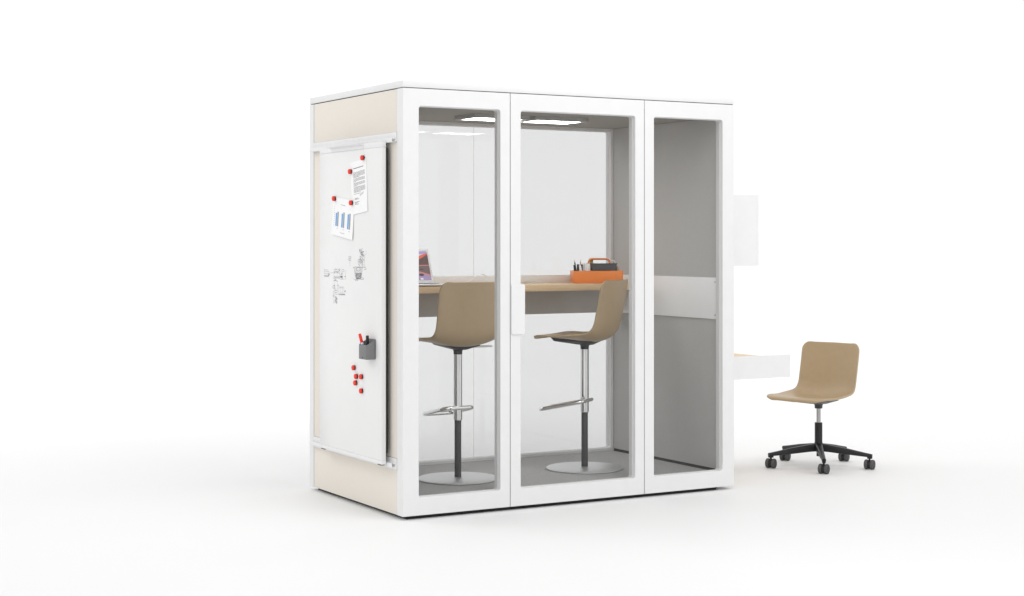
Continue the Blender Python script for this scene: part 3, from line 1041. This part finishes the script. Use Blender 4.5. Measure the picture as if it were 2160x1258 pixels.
add_loops(bm, [[(q[0], y, q[1]) for q in rrect(-lwid / 2 + i, lwid / 2 - i, 0.0 + i, lhei - i, 0.009)] for y, i in ((-0.0032, 0.0008), (-0.0024, 0), (0.0015, 0), (0.0030, 0.002))], closed=False, cap=True)
bmesh.ops.transform(bm, matrix=LT, verts=bm.verts)
lid = obj('lid', bm, 'bezel', lap, shift=lsh)
# screen picture: a dusk mountain lake built from flat coloured shapes
scol = {'sky': (0.46, 0.36, 0.70), 'pale': (0.74, 0.62, 0.80), 'fire': (0.80, 0.14, 0.055), 'rock': (0.115, 0.055, 0.05), 'shore': (0.62, 0.25, 0.24), 'lake': (0.17, 0.105, 0.10),
        'water': (0.40, 0.29, 0.50), 'stone': (0.055, 0.03, 0.035), 'dock': (0.75, 0.72, 0.80), 'i1': (0.8, 0.1, 0.08), 'i2': (0.9, 0.55, 0.1), 'i3': (0.08, 0.5, 0.9), 'i4': (0.25, 0.25, 0.27), 'i5': (0.9, 0.9, 0.9)}
snames = list(scol)
smats = [emit('screen_' + k, scol[k], 0.85) for k in snames]
bm = bm_new()
sx0, sx1, sz0, sz1 = -lwid / 2 + 0.0135, lwid / 2 - 0.0135, 0.021, lhei - 0.0135
def poly(pts, c_, layer):
    vs = [bm.verts.new(LT @ Vector((sx0 + (sx1 - sx0) * u, -0.0034 - 0.00015 * layer, sz0 + (sz1 - sz0) * v))) for u, v in pts]
    f = bm.faces.new(vs); f.material_index = snames.index(c_)
poly([(0, 0), (1, 0), (1, 1), (0, 1)], 'sky', 0)
poly([(0, 0.72), (0.3, 0.78), (0.6, 0.74), (0.82, 0.80), (0.95, 0.90), (0.7, 0.93), (0.3, 0.90), (0, 0.86)], 'pale', 1)
poly([(0, 0.55), (0, 0.70), (0.12, 0.80), (0.25, 0.72), (0.4, 0.83), (0.55, 0.70), (0.70, 0.74), (0.84, 0.86), (1, 0.95), (1, 0.6)], 'fire', 2)
poly([(0, 0.5), (0, 0.62), (0.14, 0.72), (0.3, 0.62), (0.43, 0.74), (0.58, 0.60), (0.74, 0.68), (0.86, 0.77), (1, 0.90), (1, 0.5)], 'rock', 3)
poly([(0, 0.515), (1, 0.53), (1, 0.50), (0, 0.49)], 'shore', 4)
poly([(0, 0.28), (0, 0.49), (1, 0.50), (1, 0.16), (0.85, 0.22), (0.6, 0.28)], 'lake', 4)
poly([(0, 0.27), (0.62, 0.31), (0.9, 0.18), (1, 0.13), (1, 0.19), (0.78, 0.30), (0.55, 0.36), (0, 0.31)], 'shore', 5)
poly([(0, 0), (1, 0), (1, 0.13), (0.9, 0.18), (0.62, 0.30), (0, 0.27)], 'water', 5)
for cx_, cy_, rx_, ry_ in ((0.80, 0.185, 0.055, 0.045), (0.68, 0.19, 0.03, 0.03), (0.3, 0.16, 0.07, 0.04), (0.82, 0.375, 0.05, 0.018)):
    poly([(cx_ + rx_ * math.cos(a), cy_ + ry_ * math.sin(a)) for a in [k * math.pi / 6 for k in range(12)]], 'stone', 6)
poly([(0.22, 0.012), (0.83, 0.012), (0.83, 0.075), (0.22, 0.075)], 'dock', 7)
for k in range(12):
    poly([(0.235 + k * 0.049, 0.018), (0.272 + k * 0.049, 0.018), (0.272 + k * 0.049, 0.068), (0.235 + k * 0.049, 0.068)], ['i3', 'i2', 'i5', 'i4', 'i1', 'i3', 'i4', 'i1', 'i2', 'i3', 'i4', 'i5'][k], 8)
obj('display', bm, smats, lid, shift=lsh, smooth=False)

# charging cable: laptop side to the socket in the desk
bm = bm_new()
path = [(0.648, 0.84, lz + 0.006), (0.67, 0.842, lz + 0.005), (0.74, 0.87, lz + 0.003), (0.83, 0.95, lz + 0.003), (0.93, 1.05, lz + 0.008), (1.00, 1.09, 1.205), (1.045, 1.098, 1.2265), (1.075, 1.098, 1.232), (1.094, 1.094, 1.218), (1.098, 1.090, 1.198)]
sm = []
P = [Vector(p) for p in path]
for i in range(len(P) - 1):
    p0, p1, p2, p3 = P[max(0, i - 1)], P[i], P[i + 1], P[min(len(P) - 1, i + 2)]
    for k in range(6):
        t = k / 6
        sm.append(0.5 * ((2 * p1) + (-p0 + p2) * t + (2 * p0 - 5 * p1 + 4 * p2 - p3) * t * t + (-p0 + 3 * p1 - 3 * p2 + p3) * t ** 3))
sm.append(P[-1])
add_tube(bm, sm, 0.0027, 8)
cb = thing('charging_cable', 'thin white cable arching from the laptop into the desk socket', 'cable', (0.648, 0.84, 1.1765))
csh = (0.648, 0.84, 1.1765)
obj('cord', bm, 'cable', cb, shift=csh)
bm = bm_new()
add_box(bm, 1.0905, 1.1055, 1.0845, 1.0955, 1.1768, 1.199, 0.0025)
obj('plug', bm, 'cable', cb, shift=csh)
bm = bm_new(); add_box(bm, 0.6460, 0.660, 0.836, 0.844, lz + 0.003, lz + 0.009, 0.001)
obj('laptop_plug', bm, 'cable', cb, shift=csh)

# ------------------------------------------------------------------ orange toolbox and what it holds
tb_loc = Vector((1.606, 0.919, 1.1748))
tb_rz = R(-24)
tb = thing('toolbox', 'orange plastic desk caddy with loop handle on the oak desk', 'caddy', tb_loc, tb_rz)
TW, TD, TH = 0.312, 0.165, 0.0755
def tloop(i, z, ins=0.0):
    return [(q[0], q[1], z) for q in rrect(ins + i, TW - ins - i, ins + i, TD - ins - i, 0.013, 5)]
bm = bm_new()
add_loops(bm, [tloop(0.010, 0.0005), tloop(0.005, 0.0005), tloop(0.0035, 0.003), tloop(0.0, TH), tloop(0.003, TH), tloop(0.0055, 0.006), tloop(0.02, 0.006)], closed=False, cap=True)
obj('body', bm, 'orange', tb)
bm = bm_new()
add_box(bm, 0.108, 0.111, 0.006, TD - 0.006, 0.005, TH - 0.006)
add_box(bm, 0.232, 0.235, 0.006, TD - 0.006, 0.005, TH - 0.006)
add_box(bm, 0.1115, 0.2315, 0.080, 0.085, 0.005, 0.1165, 0.001)
obj('divider', bm, 'orange', tb)
bm = bm_new()
hp = round_path([(0.106, 0.0825, 0.060), (0.106, 0.0825, 0.1475), (0.237, 0.0825, 0.1475), (0.237, 0.0825, 0.060)], 0.026, False, 8)
add_tube(bm, hp, 0.0062, 12)
obj('handle', bm, 'orange', tb)
TBM = Matrix.Translation(tb_loc) @ Matrix.Rotation(tb_rz, 4, 'Z')
def in_tb(bm):
    bmesh.ops.transform(bm, matrix=TBM, verts=bm.verts)
    return bm
# grey insert box at the front right
bm = bm_new()
gx0, gx1, gy0, gy1 = 0.1145, 0.270, 0.010, 0.070
def gl(i, z): return [(q[0], q[1], z) for q in rrect(gx0 + i, gx1 - i, gy0 + i, gy1 - i, 0.004, 3)]
add_loops(bm, [gl(0.006, 0.078), gl(0.003, 0.078), gl(0.001, 0.080), gl(0.0, 0.117), gl(-0.003, 0.118), gl(-0.003, 0.1205), gl(0.002, 0.1205), gl(0.003, 0.082), gl(0.008, 0.082)], closed=False, cap=True)
add_box(bm, 0.2745, 0.277, 0.02, 0.06, 0.1155, 0.1195)
obj('insert_tray', in_tb(bm), 'slate', None, label='dark grey tray standing in the right half of the orange caddy', cat='tray')
# notebooks
for k, (x, w, h, mt, lb) in enumerate(((0.074, 0.006, 0.120, 'paper', 'thin white notebook nearest the pens in the orange caddy'), (0.0815, 0.0165, 0.1205, 'paper', 'thick white notebook in the middle of the orange caddy'), (0.0995, 0.0055, 0.1175, 'paper', 'thin white notebook beside the caddy divider'))):
    b = bm_new()
    add_box(b, x, x + w, 0.012, 0.120, 0.0065, h, 0.001)
    obj('notebook', in_tb(b), mt, None, label=lb, cat='notebook', group='notebooks in the orange caddy')
# olive card leaning behind the divider
b = bm_new(); add_box(b, 0.1155, 0.1365, 0.092, 0.096, 0.0065, 0.153, 0.0008)
obj('card', in_tb(b), 'olive', None, label='olive green card standing behind the caddy handle', cat='card')
# pens
PG = 'pens in the orange caddy'
def pen(name, x, y, tx, ty, h, r, mt, tip, label):
    base = Vector((x, y, 0.0070 + r * 0.4)); top = Vector((x + tx, y + ty, h))
    d = top - base
    T = TBM @ Matrix.Translation(base) @ Vector((0, 0, 1)).rotation_difference(d.normalized()).to_matrix().to_4x4()
    L = d.length
    b = bm_new()
    if tip == 'pencil':
        add_lathe(b, [(r, 0), (r, L - 0.016)], 6, T)
        add_lathe(b, [(r, L - 0.016), (r * 0.3, L - 0.003), (0.0004, L)], 6, T, mi=1)
    else:
        add_lathe(b, [(r * 0.9, 0), (r, 0.002), (r, L - 0.045)], 16, T)
        add_lathe(b, [(r * 1.08, L - 0.045), (r * 1.08, L - 0.003), (r * 0.9, L)], 16, T, mi=1)
    obj(name, in_place(b), [mt, tip if tip != 'pencil' else 'cream'], None, label=label, cat='pen' if name != 'pencil' else 'pencil', group=PG)
def in_place(b): return b
pen('felt_pen', 0.020, 0.030, -0.010, 0.0, 0.112, 0.0062, 'blackp', 'blackp', 'black felt pen leaning out at the left end of the orange caddy')
pen('felt_pen', 0.034, 0.030, -0.001, 0.002, 0.116, 0.0070, 'blackp', 'blackp', 'thick black felt pen beside the leaning white pen in the caddy')
pen('pencil', 0.038, 0.050, -0.026, 0.0, 0.143, 0.0036, 'blackp', 'pencil', 'black pencil rising highest at the left of the orange caddy')
pen('white_pen', 0.062, 0.018, -0.019, 0.0, 0.108, 0.0064, 'paper', 'paper', 'white pen leaning left at the front of the orange caddy')
pen('felt_pen', 0.057, 0.060, 0.004, 0.0, 0.114, 0.0066, 'blackp', 'blackp', 'black felt pen standing next to the white notebooks')
pen('pencil', 0.050, 0.072, 0.006, 0.0, 0.143, 0.0034, 'pink', 'pencil', 'pink pencil standing behind the black pens in the caddy')
# scissors: white finger loops over the tray
b = bm_new()
ring_ = [(0.260 + 0.0165 * math.cos(k * math.pi / 12), 0.100 + 0.004 * math.cos(k * math.pi / 12), 0.121 + 0.0165 * math.sin(k * math.pi / 12)) for k in range(24)]
add_tube(b, ring_, 0.0034, 8, True)
ring_ = [(0.274 + 0.014 * math.cos(k * math.pi / 12), 0.106, 0.094 + 0.020 * math.sin(k * math.pi / 12)) for k in range(24)]
add_tube(b, ring_, 0.0034, 8, True)
add_hull(b, [(0.244, 0.101, 0.104), (0.252, 0.101, 0.104), (0.268, 0.105, 0.010), (0.272, 0.105, 0.010), (0.244, 0.103, 0.104), (0.252, 0.103, 0.104), (0.268, 0.107, 0.010), (0.272, 0.107, 0.010)], mi=1)
add_hull(b, [(0.270, 0.103, 0.078), (0.277, 0.103, 0.078), (0.254, 0.103, 0.010), (0.258, 0.103, 0.010), (0.270, 0.1045, 0.078), (0.277, 0.1045, 0.078), (0.254, 0.1045, 0.010), (0.258, 0.1045, 0.010)], mi=1)
obj('scissors', in_tb(b), ['cable', 'satin'], None, label='scissors with white finger loops behind the grey tray', cat='scissors')
b = bm_new(); add_box(b, 0.2745, 0.2865, 0.030, 0.090, 0.0065, 0.103, 0.002)
obj('card_stack', in_tb(b), 'cream', None, label='cream stack of cards at the right end of the orange caddy', cat='cards')

# ------------------------------------------------------------------ camera
cam = bpy.data.cameras.new('camera')
cam.sensor_width = 36.0
cam.lens = 3390.345 / 2160 * 36.0
cam.shift_x = 0.0
cam.shift_y = -(629 - 507.24) / 2160
cam.clip_start = 0.1
cam.clip_end = 1500
co = bpy.data.objects.new('camera', cam)
COL.objects.link(co)
co.location = (-3.61479, -7.40907, 1.43737)
co.rotation_euler = (R(90), 0, -0.521774)
sc.camera = co

# ------------------------------------------------------------------ light: white studio
w = bpy.data.worlds.new('World')
sc.world = w
w.use_nodes = True
bg = w.node_tree.nodes['Background']
bg.inputs['Color'].default_value = (1.0, 1.0, 1.0, 1)
bg.inputs['Strength'].default_value = 1.06

def area(name, loc, target, size, power, col=(1, 1, 1)):
    L = bpy.data.lights.new(name, 'AREA')
    L.shape = 'RECTANGLE'
    L.size, L.size_y = size
    L.energy = power
    L.color = col
    o = bpy.data.objects.new(name, L)
    COL.objects.link(o)
    o.location = loc
    d = Vector(target) - Vector(loc)
    o.rotation_euler = d.to_track_quat('-Z', 'Y').to_euler()
    return o
def sw(x, y, z):
    return SW @ Vector((x, y, z))
LIGHTS = [
    area('key_softbox', sw(14, -1.0, 8.5), (1.0, 0.5, 0.5), (6, 6), 90),
    area('left_softbox', sw(-11, 3.0, 9.0), (1.0, 0.5, 0.5), (6, 6), 275),
    area('front_softbox', (1.3, -2.6, 4.6), (1.1, -0.2, 1.6), (2.4, 1.4), 52),
    area('backdrop_strip', sw(0, 5.0, 8.5), sw(0, 13.5, 2.5), (36, 1.5), 680),  # unseen strip lamp added to lift the backdrop to white
]

sc.render.engine = 'CYCLES'
sc.cycles.max_bounces = 14
sc.cycles.diffuse_bounces = 6
sc.cycles.glossy_bounces = 6
sc.cycles.transparent_max_bounces = 16
sc.cycles.use_denoising = True
sc.cycles.caustics_reflective = False
sc.cycles.caustics_refractive = False
vs = sc.view_settings
vs.view_transform = 'Standard'
vs.look = 'None'
vs.exposure = 0.0
vs.gamma = 1.0
vs.use_curve_mapping = False
